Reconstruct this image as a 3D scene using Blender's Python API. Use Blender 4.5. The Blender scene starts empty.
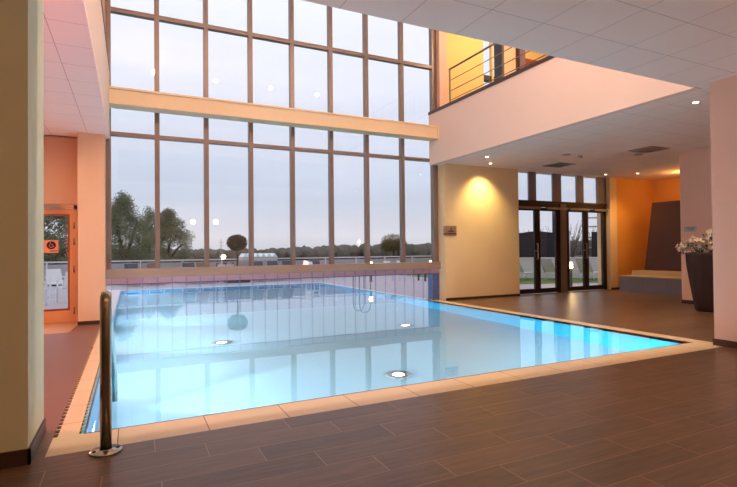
import bpy, bmesh, math, random
from mathutils import Vector, Matrix
random.seed(7)
S = 0.9                      # everything is laid out in units of 0.9 m and brought to metres at the end
C = bpy.context.scene.collection
PI = math.pi

# ------------------------------------------------------------------ materials
def lin(c):
    return tuple(((v/255)/12.92 if v/255 <= .04045 else ((v/255+.055)/1.055)**2.4) for v in c)
def newmat(name):
    m = bpy.data.materials.new(name); m.use_nodes = True
    nt = m.node_tree; b = nt.nodes['Principled BSDF']
    return m, nt, b
def mat(name, rgb, rough=.6, metal=0, noise=0, scale=8, bump=0, spec=.5, emis=None, estr=0):
    m, nt, b = newmat(name)
    c = lin(rgb)
    b.inputs['Base Color'].default_value = (*c, 1)
    b.inputs['Roughness'].default_value = rough
    b.inputs['Metallic'].default_value = metal
    b.inputs['Specular IOR Level'].default_value = spec
    if emis:
        b.inputs['Emission Color'].default_value = (*lin(emis), 1)
        b.inputs['Emission Strength'].default_value = estr
    tc = nt.nodes.new('ShaderNodeTexCoord'); n = nt.nodes.new('ShaderNodeTexNoise')
    n.inputs['Scale'].default_value = scale; n.inputs['Detail'].default_value = 4
    nt.links.new(tc.outputs['Object'], n.inputs['Vector'])
    r = nt.nodes.new('ShaderNodeMix'); r.data_type = 'RGBA'; r.blend_type = 'MULTIPLY'
    r.inputs[0].default_value = 1
    mr = nt.nodes.new('ShaderNodeMapRange')
    mr.inputs[3].default_value = 1-noise; mr.inputs[4].default_value = 1+noise*.3
    nt.links.new(n.outputs['Fac'], mr.inputs[0])
    cb = nt.nodes.new('ShaderNodeCombineColor')
    for i in range(3): nt.links.new(mr.outputs[0], cb.inputs[i])
    r.inputs[6].default_value = (*c, 1)
    nt.links.new(cb.outputs[0], r.inputs[7]); nt.links.new(r.outputs[2], b.inputs['Base Color'])
    if bump:
        bp = nt.nodes.new('ShaderNodeBump'); bp.inputs['Strength'].default_value = bump
        bp.inputs['Distance'].default_value = .01
        nt.links.new(n.outputs['Fac'], bp.inputs['Height']); nt.links.new(bp.outputs[0], b.inputs['Normal'])
    return m
class G:                     # tiny node-graph helper
    def __init__(s, nt): s.nt = nt
    def m(s, op, a, b=0, c=None):
        n = s.nt.nodes.new('ShaderNodeMath'); n.operation = op
        for i, v in enumerate((a, b, c)):
            if v is None: continue
            if isinstance(v, (int, float)): n.inputs[i].default_value = v
            else: s.nt.links.new(v, n.inputs[i])
        return n.outputs[0]
    def mix(s, f, a, b, bt='MIX'):
        n = s.nt.nodes.new('ShaderNodeMix'); n.data_type = 'RGBA'; n.blend_type = bt
        for i, v in ((0, f), (6, a), (7, b)):
            if isinstance(v, (int, float)): n.inputs[i].default_value = v
            elif isinstance(v, tuple): n.inputs[i].default_value = (*v, 1)
            else: s.nt.links.new(v, n.inputs[i])
        return n.outputs[2]
    def pos(s):              # position in layout units
        g = s.nt.nodes.new('ShaderNodeNewGeometry'); d = s.nt.nodes.new('ShaderNodeVectorMath'); d.operation = 'SCALE'
        d.inputs['Scale'].default_value = 1/S
        s.nt.links.new(g.outputs['Position'], d.inputs[0])
        x = s.nt.nodes.new('ShaderNodeSeparateXYZ'); s.nt.links.new(d.outputs[0], x.inputs[0])
        return x.outputs[0], x.outputs[1], x.outputs[2], d.outputs[0]
def line_mask(g, v, period, off, w):       # 1 on a joint
    u = g.m('DIVIDE', g.m('SUBTRACT', v, off), period)
    f = g.m('SUBTRACT', u, g.m('FLOOR', u))
    d = g.m('MINIMUM', f, g.m('SUBTRACT', 1, f))
    return g.m('LESS_THAN', g.m('MULTIPLY', d, period), w), g.m('FLOOR', u)

def plank_mat():
    m, nt, b = newmat('wood_look_floor_tile'); g = G(nt)
    x, y, z, p = g.pos()
    h, L = .27, 1.05
    row = g.m('FLOOR', g.m('DIVIDE', g.m('SUBTRACT', 4.30, y), h))
    ml, _ = line_mask(g, y, h, 4.30, .0022)
    xs = g.m('SUBTRACT', x, g.m('MULTIPLY', g.m('SUBTRACT', row, 2), .355))
    mj, col = line_mask(g, xs, L, .87, .0032)
    mask = g.m('MAXIMUM', ml, mj)
    w = nt.nodes.new('ShaderNodeTexWhiteNoise'); w.noise_dimensions = '2D'
    cv = nt.nodes.new('ShaderNodeCombineXYZ'); nt.links.new(row, cv.inputs[0]); nt.links.new(col, cv.inputs[1])
    nt.links.new(cv.outputs[0], w.inputs['Vector'])
    # grain stretched along the plank
    cg = nt.nodes.new('ShaderNodeCombineXYZ')
    nt.links.new(g.m('MULTIPLY', x, 1.6), cg.inputs[0]); nt.links.new(g.m('MULTIPLY', y, 16), cg.inputs[1]); nt.links.new(g.m('MULTIPLY', w.outputs['Value'], 40), cg.inputs[2])
    n = nt.nodes.new('ShaderNodeTexNoise'); n.inputs['Scale'].default_value = 1.6; n.inputs['Detail'].default_value = 7; n.inputs['Roughness'].default_value = .65
    nt.links.new(cg.outputs[0], n.inputs['Vector'])
    f = g.m('ADD', g.m('MULTIPLY', g.m('SUBTRACT', n.outputs['Fac'], .5), 1.5), g.m('ADD', g.m('MULTIPLY', w.outputs['Value'], .35), .32))
    nt.nodes[-1]
    c = g.mix(f, lin((70, 51, 39)), lin((126, 95, 70)))
    c2 = g.mix(mask, c, lin((160, 124, 92)))
    nt.links.new(c2, b.inputs['Base Color'])
    b.inputs['Roughness'].default_value = .36
    b.inputs['Specular IOR Level'].default_value = .45
    bp = nt.nodes.new('ShaderNodeBump'); bp.inputs['Strength'].default_value = .12; bp.inputs['Distance'].default_value = .004
    nt.links.new(n.outputs['Fac'], bp.inputs['Height']); nt.links.new(bp.outputs[0], b.inputs['Normal'])
    return m
def tile_mat(name, rgb, joint, px, ox, py, oy, w, rough, var=.05, spec=.5):
    m, nt, b = newmat(name); g = G(nt)
    x, y, z, p = g.pos()
    a, ca = line_mask(g, x, px, ox, w); d, cd = line_mask(g, y, py, oy, w)
    wn = nt.nodes.new('ShaderNodeTexWhiteNoise'); wn.noise_dimensions = '2D'
    cv = nt.nodes.new('ShaderNodeCombineXYZ'); nt.links.new(ca, cv.inputs[0]); nt.links.new(cd, cv.inputs[1]); nt.links.new(cv.outputs[0], wn.inputs['Vector'])
    n = nt.nodes.new('ShaderNodeTexNoise'); n.inputs['Scale'].default_value = 3; n.inputs['Detail'].default_value = 5; nt.links.new(p, n.inputs['Vector'])
    c = lin(rgb)
    f = g.m('ADD', g.m('MULTIPLY', wn.outputs['Value'], .5), g.m('MULTIPLY', n.outputs['Fac'], .5))
    base = g.mix(f, tuple(v*(1-var) for v in c), tuple(min(1, v*(1+var)) for v in c))
    o = g.mix(g.m('MAXIMUM', a, d), base, lin(joint))
    nt.links.new(o, b.inputs['Base Color']); b.inputs['Roughness'].default_value = rough
    b.inputs['Specular IOR Level'].default_value = spec
    return m
def glass_mat(name, tint=(1, 1, 1), refl=1.0, ior=1.5):
    m = bpy.data.materials.new(name); m.use_nodes = True; nt = m.node_tree; nt.nodes.clear()
    o = nt.nodes.new('ShaderNodeOutputMaterial'); t = nt.nodes.new('ShaderNodeBsdfTransparent'); gl = nt.nodes.new('ShaderNodeBsdfGlossy')
    t.inputs[0].default_value = (*tint, 1); gl.inputs['Roughness'].default_value = .0
    fr = nt.nodes.new('ShaderNodeFresnel'); ge = nt.nodes.new('ShaderNodeNewGeometry')
    io = nt.nodes.new('ShaderNodeMapRange'); io.inputs[3].default_value = ior; io.inputs[4].default_value = 1/ior   # same reflectance on both faces of the pane
    nt.links.new(ge.outputs['Backfacing'], io.inputs[0]); nt.links.new(io.outputs[0], fr.inputs[0])
    mm = nt.nodes.new('ShaderNodeMath'); mm.operation = 'MULTIPLY'; mm.inputs[1].default_value = refl
    mx = nt.nodes.new('ShaderNodeMixShader')
    nt.links.new(fr.outputs[0], mm.inputs[0]); nt.links.new(mm.outputs[0], mx.inputs[0]); nt.links.new(t.outputs[0], mx.inputs[1]); nt.links.new(gl.outputs[0], mx.inputs[2])
    nt.links.new(mx.outputs[0], o.inputs[0])
    return m
def strip_mat():
    m = bpy.data.materials.new('clear_pvc'); m.use_nodes = True; nt = m.node_tree; nt.nodes.clear()
    o = nt.nodes.new('ShaderNodeOutputMaterial'); t = nt.nodes.new('ShaderNodeBsdfTransparent'); d = nt.nodes.new('ShaderNodeBsdfTranslucent'); gl = nt.nodes.new('ShaderNodeBsdfGlossy')
    t.inputs[0].default_value = (.96, .94, .98, 1); d.inputs[0].default_value = (*lin((200, 190, 215)), 1); gl.inputs['Roughness'].default_value = .08
    a = nt.nodes.new('ShaderNodeMixShader'); a.inputs[0].default_value = .12
    nt.links.new(t.outputs[0], a.inputs[1]); nt.links.new(d.outputs[0], a.inputs[2])
    b = nt.nodes.new('ShaderNodeMixShader'); b.inputs[0].default_value = .07
    nt.links.new(a.outputs[0], b.inputs[1]); nt.links.new(gl.outputs[0], b.inputs[2]); nt.links.new(b.outputs[0], o.inputs[0])
    return m
def water_mat():
    m = bpy.data.materials.new('pool_water'); m.use_nodes = True; nt = m.node_tree; nt.nodes.clear()
    o = nt.nodes.new('ShaderNodeOutputMaterial')
    gl = nt.nodes.new('ShaderNodeBsdfGlass'); gl.inputs['Color'].default_value = (.95, .985, 1, 1); gl.inputs['IOR'].default_value = 1.333; gl.inputs['Roughness'].default_value = 0
    n = nt.nodes.new('ShaderNodeTexNoise'); n.inputs['Scale'].default_value = 1.3; n.inputs['Detail'].default_value = 1
    tc = nt.nodes.new('ShaderNodeTexCoord'); nt.links.new(tc.outputs['Object'], n.inputs['Vector'])
    bp = nt.nodes.new('ShaderNodeBump'); bp.inputs['Strength'].default_value = .05; bp.inputs['Distance'].default_value = .02
    nt.links.new(n.outputs['Fac'], bp.inputs['Height']); nt.links.new(bp.outputs[0], gl.inputs['Normal'])
    nt.links.new(gl.outputs[0], o.inputs[0])
    return m
M = dict(
    plank=plank_mat(),
    maroon=tile_mat('maroon_floor_tile', (122, 84, 74), (104, 70, 62), .7, -.57, .7, 4.6, .003, .45, .06),
    tan=mat('tan_door_floor', (196, 138, 92), .4, noise=.06),
    coping=tile_mat('beige_coping_tile', (232, 206, 166), (118, 84, 58), .69, .59, 50, 30, .004, .4, .05),
    coping_side=tile_mat('beige_side_coping_tile', (232, 206, 166), (150, 112, 80), 50, 30, .55, 5.05, .004, .4, .05),
    gutter=mat('brown_gutter_line', (112, 78, 52), .5, noise=.1),
    slot=mat('dark_grate_slot', (44, 30, 26), .6),
    ceil=tile_mat('ceiling_tile', (250, 230, 216), (196, 176, 166), .735, 3.43, .69, 3.34, .004, .9, .02, .2),
    ceil_left=tile_mat('soffit_tile', (250, 226, 216), (190, 164, 156), .70, -.82, .69, 6.2, .004, .9, .02, .2),
    wall=mat('pale_plaster', (240, 214, 196), .75, noise=.03, scale=2, bump=.05, spec=.3),
    cream=mat('cream_plaster', (236, 206, 160), .75, noise=.03, scale=2, bump=.05, spec=.3),
    peach=mat('peach_plaster', (236, 196, 174), .75, noise=.03, scale=2, bump=.05, spec=.3),
    orange=mat('orange_plaster', (236, 168, 84), .75, noise=.04, scale=2, spec=.3),
    salmon=mat('salmon_plaster', (214, 170, 140), .75, noise=.03, scale=2, spec=.3),
    apricot=mat('apricot_plaster', (230, 188, 154), .75, noise=.03, scale=2, spec=.3),
    doorpaint=mat('apricot_door_paint', (226, 166, 116), .5, noise=.03, scale=2),
    neutral=mat('offwhite_plaster', (214, 214, 184), .7, noise=.03, scale=2, spec=.3),
    yellow=mat('yellow_plaster', (238, 206, 134), .75, noise=.03, scale=2, spec=.3),
    olive=mat('olive_plaster', (150, 132, 96), .7, noise=.05, scale=2, spec=.3),
    skirt=mat('dark_wood_skirting', (66, 42, 36), .35, noise=.2, scale=12),
    bronze=mat('bronze_window_metal', (134, 116, 106), .4, .35, noise=.05),
    bronze_dark=mat('dark_bronze_metal', (56, 42, 38), .4, .3, noise=.05),
    purple_grey=mat('grey_purple_metal', (124, 118, 132), .45, .3, noise=.05),
    beam=mat('cream_painted_steel', (240, 212, 172), .5, noise=.03),
    sill=mat('brown_sill_metal', (156, 130, 112), .5, noise=.05),
    pink=mat('pink_lintel', (250, 196, 200), .6, noise=.04),
    steel=mat('brushed_steel', (172, 168, 156), .22, 1, noise=.08, scale=30),
    steel_dull=mat('dull_steel', (160, 150, 140), .4, .8, noise=.05),
    glass=glass_mat('window_glass', (.97, .98, 1), 1.0),
    strip=strip_mat(),
    strip_edge=mat('strip_edge', (156, 154, 196), .3),
    water=water_mat(),
    pooltile=tile_mat('pale_blue_pool_tile', (166, 212, 226), (156, 204, 219), .4, 0, .4, 0, .004, .5, .02),
    poolwall=mat('cyan_pool_wall', (60, 196, 236), .45, noise=.04, scale=3),
    deck=tile_mat('outdoor_paving', (186, 180, 190), (160, 154, 164), .9, .2, .9, 12.6, .012, .7, .05),
    whitestone=mat('white_coping', (232, 226, 228), .6, noise=.04),
    grass=mat('lawn_grass', (104, 128, 60), .9, noise=.4, scale=30, bump=.6),
    ground=mat('far_field', (120, 124, 96), .95, noise=.3, scale=.2),
    rail=mat('white_fence', (214, 216, 222), .6, noise=.03),
    fencepanel=mat('grey_fence_panel', (168, 166, 172), .7, noise=.05),
    white=mat('white_plastic', (236, 238, 240), .4, noise=.02),
    greysling=mat('grey_sling', (74, 78, 92), .8, noise=.08, scale=20),
    lightsling=mat('light_grey_sling', (216, 214, 216), .8, noise=.08, scale=20),
    brownsling=mat('brown_sling', (120, 96, 84), .8, noise=.08),
    black=mat('black_plastic', (22, 20, 22), .5),
    mesh=mat('black_screen_cloth', (46, 44, 54), .9, noise=.15, scale=6),
    leaf=mat('tree_leaf', (124, 132, 100), .8, noise=.45, scale=1.2),
    leaf_dark=mat('topiary_leaf', (52, 64, 46), .8, noise=.4, scale=4),
    leaf_tan=mat('autumn_leaf', (122, 110, 68), .8, noise=.4, scale=3),
    bare=mat('bare_twig', (112, 98, 84), .9, noise=.2),
    bark=mat('bark', (86, 74, 58), .9, noise=.4, scale=6),
    forest=mat('distant_woodland', (104, 100, 90), .95, noise=.35, scale=.3),
    panel=mat('dark_wood_panel', (70, 40, 26), .5, noise=.2, scale=3),
    bluetile=tile_mat('grey_blue_tile', (142, 140, 146), (116, 116, 122), 50, 30, .8, .2, .004, .3, .05),
    stone=mat('cream_stone', (196, 170, 130), .35, noise=.08),
    vase=mat('brown_woven', (54, 31, 23), .8, noise=.35, scale=14, bump=.6),
    petal=mat('white_petal', (232, 214, 196), .7, noise=.1),
    stem=mat('dark_stem', (62, 40, 34), .8, noise=.2),
    leafg=mat('dark_leaf', (60, 58, 40), .7, noise=.3),
    signmetal=mat('brushed_sign_plate', (168, 136, 118), .45, .4, noise=.05),
    ink=mat('dark_ink', (38, 26, 26), .6),
    sticker=mat('salmon_sticker', (236, 150, 116), .6, noise=.02),
    lampwhite=mat('lit_lamp', (255, 240, 214), .5, emis=(255, 226, 180), estr=14),
    poollamp=mat('lit_pool_lamp', (255, 250, 240), .5, emis=(255, 226, 200), estr=9),
    bollard=mat('lit_bollard', (255, 230, 170), .5, emis=(255, 214, 140), estr=16),
    lightmetal=mat('light_metal', (176, 168, 172), .4, .6, noise=.03),
    purplewall=mat('purple_grey_plaster', (140, 118, 130), .7, noise=.03),
    door_brown=mat('brown_door', (156, 84, 44), .4, noise=.15, scale=4),
    beigewall=mat('beige_plaster', (236, 206, 168), .7, noise=.03),
    darkgrey=mat('dark_grey_metal', (58, 58, 66), .5, .2),
    jamb=mat('slate_jamb', (84, 104, 150), .4, .1, noise=.04),
    lake=mat('pale_roof', (176, 178, 182), .6, noise=.1),
)

# ------------------------------------------------------------------ mesh helpers
def box(bm, x0, y0, z0, x1, y1, z1, mi=0, bev=0):
    vs = [bm.verts.new(p) for p in ((x0,y0,z0),(x1,y0,z0),(x1,y1,z0),(x0,y1,z0),(x0,y0,z1),(x1,y0,z1),(x1,y1,z1),(x0,y1,z1))]
    fs = [bm.faces.new([vs[i] for i in q]) for q in ((3,2,1,0),(4,5,6,7),(0,1,5,4),(1,2,6,5),(2,3,7,6),(3,0,4,7))]
    for f in fs: f.material_index = mi
    if bev:
        es = list({e for f in fs for e in f.edges})
        bmesh.ops.bevel(bm, geom=es, offset=bev, segments=2, affect='EDGES', profile=.6)
def hexa(bm, pts, mi=0):     # eight corners, bottom four then top four
    vs = [bm.verts.new(p) for p in pts]
    for q in ((3,2,1,0),(4,5,6,7),(0,1,5,4),(1,2,6,5),(2,3,7,6),(3,0,4,7)):
        f = bm.faces.new([vs[i] for i in q]); f.material_index = mi
def tube(bm, pts, r, n=12, cap=True, mi=0):
    pts = [Vector(p) for p in pts]; rings = []
    rs = r if isinstance(r, (list, tuple)) else [r]*len(pts)
    up = None
    for i, p in enumerate(pts):
        d = (pts[min(i+1, len(pts)-1)] - pts[max(i-1, 0)]).normalized()
        if up is None: up = d.orthogonal().normalized()
        up = (up - d*up.dot(d)); up = up.normalized() if up.length > 1e-6 else d.orthogonal().normalized()
        s = d.cross(up)
        rings.append([bm.verts.new(p + (up*math.cos(a) + s*math.sin(a))*rs[i]) for a in (2*PI*k/n for k in range(n))])
    for a, b in zip(rings, rings[1:]):
        for k in range(n):
            f = bm.faces.new((a[k], a[(k+1) % n], b[(k+1) % n], b[k])); f.smooth = True; f.material_index = mi
    if cap:
        f = bm.faces.new(rings[0][::-1]); f.material_index = mi
        f = bm.faces.new(rings[-1]); f.material_index = mi
def lathe(bm, prof, n=32, c=(0,0,0), cap=True, mi=0):     # profile of (radius, z)
    rings = [[bm.verts.new((c[0]+r*math.cos(2*PI*k/n), c[1]+r*math.sin(2*PI*k/n), c[2]+z)) for k in range(n)] for r, z in prof]
    for a, b in zip(rings, rings[1:]):
        for k in range(n):
            f = bm.faces.new((a[k], a[(k+1) % n], b[(k+1) % n], b[k])); f.smooth = True; f.material_index = mi
    if cap:
        bm.faces.new(rings[0][::-1]).material_index = mi; bm.faces.new(rings[-1]).material_index = mi
def bezier(p0, p1, p2, n=8):
    p0, p1, p2 = map(Vector, (p0, p1, p2))
    return [p0*(1-t)**2 + p1*2*t*(1-t) + p2*t*t for t in (i/n for i in range(n+1))]
def obj(name, bm, mats, parent=None, loc=None, rot=None):
    bmesh.ops.recalc_face_normals(bm, faces=bm.faces)
    me = bpy.data.meshes.new(name); bm.to_mesh(me); bm.free()
    if not isinstance(mats, (list, tuple)): mats = [mats]
    for k in mats: me.materials.append(M[k])
    o = bpy.data.objects.new(name, me); C.objects.link(o)
    if parent: o.parent = parent
    if loc: o.location = loc
    if rot: o.rotation_euler = rot
    return o
def tag(o, label, cat, group=None):
    o['label'] = label; o['category'] = cat
    if group: o['group'] = group
    return o
def thing(name, label, cat, loc=(0,0,0), rz=0, group=None):
    o = bpy.data.objects.new(name, None); C.objects.link(o); o.location = loc; o.rotation_euler = (0,0,rz)
    o.empty_display_size = .1
    return tag(o, label, cat, group)
def struct(name, bm, mats, parent=None):
    o = obj(name, bm, mats, parent)
    if not parent: o['kind'] = 'structure'
    return o
def sempty(name, loc=(0,0,0)):
    o = bpy.data.objects.new(name, None); C.objects.link(o); o['kind'] = 'structure'; o.location = loc; return o
def B(*boxes):
    bm = bmesh.new()
    for b in boxes: box(bm, *b)
    return bm
def dup(root, loc, rz, label, group=None):
    r = root.copy(); C.objects.link(r); r.location = loc; r.rotation_euler = (0,0,rz); r['label'] = label
    if group: r['group'] = group
    for ch in list(root.children):
        c = ch.copy(); C.objects.link(c); c.parent = r
        for g in ch.children:
            d = g.copy(); C.objects.link(d); d.parent = c
    return r

CZ = 4.02                    # underside of the ceilings
# ------------------------------------------------------------------ floors
struct('floor', B((-4,-4,-.2, 18.5,4.30,0), (8.2,4.30,-.2, 18.5,12.4,0), (-4,4.30,-.2,-1.85,4.7,0)), 'plank')
struct('floor_left', B((-1.85,4.30,-.2,-.575,4.7,0)), 'plank')
struct('floor_side', B((-4,4.7,-.2,-.575,12.45,0)), 'maroon')
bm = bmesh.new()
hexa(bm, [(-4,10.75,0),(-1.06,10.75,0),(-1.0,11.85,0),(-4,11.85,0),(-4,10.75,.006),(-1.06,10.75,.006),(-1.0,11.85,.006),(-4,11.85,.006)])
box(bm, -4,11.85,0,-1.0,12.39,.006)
struct('floor_before_door', bm, 'tan')  # thin flat tan plate on the floor before the orange door
struct('trim_1', B((-.575,4.30,-.2, 8.2,4.70,0)), 'coping')
struct('trim_2', B((7.94,4.70,-.2, 8.2,12.3,0), (-.545,4.70,-.2,-.395,12.3,0)), 'coping_side')
struct('trim_3', B((-.36,4.70,-.2, 7.94,4.735,-.004), (7.905,4.735,-.2,7.94,12.3,-.004)), 'gutter')
def grate(name, x0, x1, y0, y1, label):
    bm = bmesh.new(); box(bm, x0, y0, -.2, x1, y1, -.012, 0)
    y = y0; n = 0
    while y < y1-.02:
        box(bm, x0, y, -.012, x1, y+.018, 0, 1); y += .105
    return tag(obj(name, bm, ['slot', 'coping_side']), label, 'drain grate')
grate('drain_grate', -.575, -.545, 4.70, 12.3, 'slotted dark overflow grate between the maroon floor and the beige side coping')
grate('drain_grate', -.395, -.36, 4.70, 12.3, 'narrow slotted dark grate along the water edge left of the pool')

# ------------------------------------------------------------------ pool
X0, X1, Y0, Y1, PD = -.36, 7.905, 4.735, 21.5, -1.6
bm = bmesh.new()
box(bm, X0-.15,Y0-.15,PD-.2, X1+.15,Y1+.15,PD, 0)
box(bm, X0-.15,Y0-.02,PD, X0,Y1,-.21, 1); box(bm, X1,Y0-.02,PD, X1+.15,Y1,-.21, 1)
box(bm, X0,Y1,PD, X1,Y1+.15,-.21, 1); box(bm, X0,Y0-.15,PD, X1,Y0,-.21, 1)
box(bm, X1,Y0,-.21, X1+.03,Y1,-.006, 1); box(bm, X0-.02,Y0,-.21, X0,Y1,-.006, 1); box(bm, X0,Y1,-.21, X1,Y1+.03,-.006, 1)
struct('pool_basin', bm, ['pooltile', 'poolwall'])
bm = bmesh.new()
vs = [bm.verts.new(p) for p in ((X0,Y0,-.012),(X1,Y0,-.012),(X1,Y1,-.012),(X0,Y1,-.012))]; bm.faces.new(vs)
w = obj('pool_water', bm, 'water'); w['kind'] = 'stuff'; tag(w, 'still clear blue water filling the lit swimming pool', 'water')

# pool stairs down under the handrail
bm = bmesh.new()
for k in range(5): box(bm, X0+.001, Y0+.001, PD+.002, 1.1, Y0+.35*(k+1), -.3-.28*k)
# (kept narrow; seen faintly through the water)
bm.free()

def floor_lamp(loc, label):
    t = thing('pool_floor_lamp', label, 'underwater lamp', loc, 0, 'round lamps in the pool floor')
    bm = bmesh.new(); lathe(bm, [(.17,0),(.2,.004),(.21,.02),(.10,.034),(.095,.008)], 28, cap=False); obj('ring', bm, 'steel_dull', t)
    bm = bmesh.new(); lathe(bm, [(.095,.0),(.09,.022),(.04,.03)], 24); obj('lens', bm, 'poollamp', t)
    return t
for p, l in (((1.62,10.1,PD), 'round lit lamp sunk in the pool floor near its left side, under the reflected windows'),
             ((5.8,10.0,PD), 'farther round lit pool floor lamp on the right, towards the curtain'),
             ((3.72,6.65,PD), 'nearest round lit pool floor lamp with a grey rim')):
    floor_lamp(p, l)

# handrail
t = thing('pool_handrail', 'stainless steel handrail post at the pool corner, its rail running down into the water', 'handrail', (-.175,4.21,0))
bm = bmesh.new(); tube(bm, [(0,0,.01),(0,0,1.13)] + bezier((0,0,1.13),(0,0.0,1.19),(0,.06,1.165),6), .040, 20); obj('post', bm, 'steel', t)
bm = bmesh.new()
path = [(0,.04,1.175)] + bezier((0,.13,1.13),(0,1.25,.60),(0,1.95,.20),10) + bezier((0,2.0,.17),(0,2.18,.05),(0,2.2,-.12),6)[1:] + [(0,2.2,-.75)]
tube(bm, path, .030, 16); obj('rail', bm, 'steel', t)
bm = bmesh.new(); lathe(bm, [(.044,.0),(.11,.0),(.115,.008),(.11,.014),(.05,.018),(.044,.024)], 28, cap=False)
obj('base_plate', bm, 'steel', t)
for a in (.2, PI+.2):
    bm = bmesh.new(); lathe(bm, [(.014,.012),(.014,.020),(.006,.024)], 10, (.082*math.cos(a), .082*math.sin(a), 0)); obj('screw', bm, 'black', t)

# ------------------------------------------------------------------ window wall
W = sempty('window_1', (0,12.3,0))
bm = bmesh.new(); XL, XR = -.50, 8.28
mul = [-.445, .55, 1.64, 2.71, 3.79, 4.87, 5.94, 7.08, 8.19]
for i, x in enumerate(mul):
    wd = .048 if i in (0,) else .052
    if i == 8: wd = .08
    b2 = bmesh.new(); box(b2, x-wd, -.06, 1.12, x+wd, .10, 8.9, bev=.006)
    obj('mullion', b2, 'bronze', W)
bm.free()
for z, h in ((4.16, .045), (6.95, .05)):
    b2 = bmesh.new()
    for a, b_ in zip(mul, mul[1:]): box(b2, a+.048, -.05, z-h, b_-.048, .09, z+h, bev=.005)
    obj('transom', b2, 'bronze', W)
b2 = B((XL,-.14,.93, XR,.16,1.13)); obj('sill', b2, 'sill', W)
b2 = bmesh.new()
for a, b_ in zip(mul, mul[1:]): box(b2, a+.05, .02, 1.12, b_-.05, .035, 8.88)
obj('pane', b2, 'glass', W)
struct('trim_4', B((XL,12.3,.79, XR,12.5,.93)), 'pink')
struct('trim_5', B((XL,12.29,.775, XR,12.31,.79)), 'bronze_dark')
# jamb of the opening
struct('trim_6', B((8.05,12.24,-.2, 8.28,12.5,.79)), 'jamb')
# beam
bm = bmesh.new()
box(bm, -.42,11.82,4.72, 8.02,12.16,5.06, 0, .015)
box(bm, -.42,11.78,5.03, 8.02,12.18,5.07, 0); box(bm, -.42,11.78,4.70, 8.02,12.18,4.735, 0)
box(bm, 7.98,11.76,4.68, 8.0,12.2,5.09, 0)
struct('beam', bm, 'beam')

# strip curtain
sc = thing('strip_curtain', 'clear plastic strip curtain hanging from the brown sill down to the pool water', 'curtain', (3.8,12.22,.95))
bm = B((-4.2,-.012,-.02, 4.24,.012,.01)); obj('rail', bm, 'sill', sc)
n = 27; wd = 8.4/n
for i in range(n):
    x = -4.2 + i*wd
    bm = bmesh.new()
    xs = [x + (wd+.03)*k/6 for k in range(7)]
    yo = .008 if i % 2 else -.008
    zs = [-.02, -.5, -.955]
    prev = None; rows = []
    for z in zs:
        rows.append([bm.verts.new((xx, yo - .010*math.sin(PI*k/6) + random.uniform(-.001,.001), z)) for k, xx in enumerate(xs)])
    for r0, r1 in zip(rows, rows[1:]):
        for k in range(6):
            f = bm.faces.new((r0[k], r0[k+1], r1[k+1], r1[k])); f.smooth = True
    # thickened overlapping edge
    box(bm, x-.004, yo-.004, -.955, x+.008, yo+.004, -.02, 1)
    obj('strip', bm, ['strip', 'strip_edge'], sc)

# ------------------------------------------------------------------ walls
# left: pier, door wall, upper gallery
struct('pillar_left', B((-1.0,11.8,0,-.50,12.5,CZ)), 'apricot')
struct('baseboard_pier', B((-1.0,11.785,0,-.50,11.80,.075)), 'skirt')
struct('wall_left_door', B((-4,12.4,0,-2.08,12.6,CZ), (-2.08,12.4,2.56,-1.0,12.6,CZ), (-1.055,12.4,0,-1.0,12.6,2.56)), 'salmon')
struct('wall_left', B((-4.2,-4,-.2,-4,12.6,8.9)), 'salmon')
struct('wall_left_upper', B((-4,4.65,5.3,-.62,12.29,5.49), (-.62,4.65,4.10,-.42,12.2,5.50)), 'wall')
struct('trim_7', B((-.64,4.65,5.50,-.41,12.2,5.575)), 'bronze_dark')
struct('wall_left_top', B((-4,12.3,4.02,-.50,12.6,8.9)), 'wall')
struct('pillar_front', B((-2.1,4.22,0,-.665,4.92,CZ)), 'neutral')
struct('baseboard_front', B((-2.12,4.202,0,-.647,4.22,.11), (-.665,4.202,0,-.647,4.92,.11)), 'skirt')
# door_1: orange framed glass door
D = sempty('door_1', (-1.57,12.42,0))
fr = B((-.51,-.04,0,-.45,.06,2.54), (.45,-.04,0,.51,.06,2.54), (-.51,-.04,2.45,.51,.06,2.54)); obj('frame', fr, 'doorpaint', D)
lf = bmesh.new()
box(lf, -.45,-.02,.01,-.37,.04,2.44); box(lf, .37,-.02,.01,.45,.04,2.44); box(lf, -.37,-.02,2.34,.37,.04,2.44); box(lf, -.37,-.02,.01,.37,.04,.26)
leaf = obj('leaf', lf, 'doorpaint', D)
gb = B((-.37,-.025,.26,-.335,.045,2.34), (.335,-.025,.26,.37,.045,2.34), (-.335,-.025,2.30,.335,.045,2.34), (-.335,-.025,.26,.335,.045,.30)); obj('glazing_bead', gb, 'door_brown', leaf)
obj('pane', B((-.335,.005,.30,.335,.015,2.30)), 'glass', leaf)
for z in (.25, 1.15, 1.75, 2.1):
    bm = bmesh.new(); tube(bm, [(.455,-.05,z-.07),(.455,-.05,z+.07)], .014, 10); obj('hinge', bm, 'steel_dull', D)
bm = B((-.3,-.10,2.46,.22,-.03,2.53), (.0,-.14,2.44,.3,-.10,2.455)); obj('door_closer', bm, 'steel_dull', D)
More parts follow.
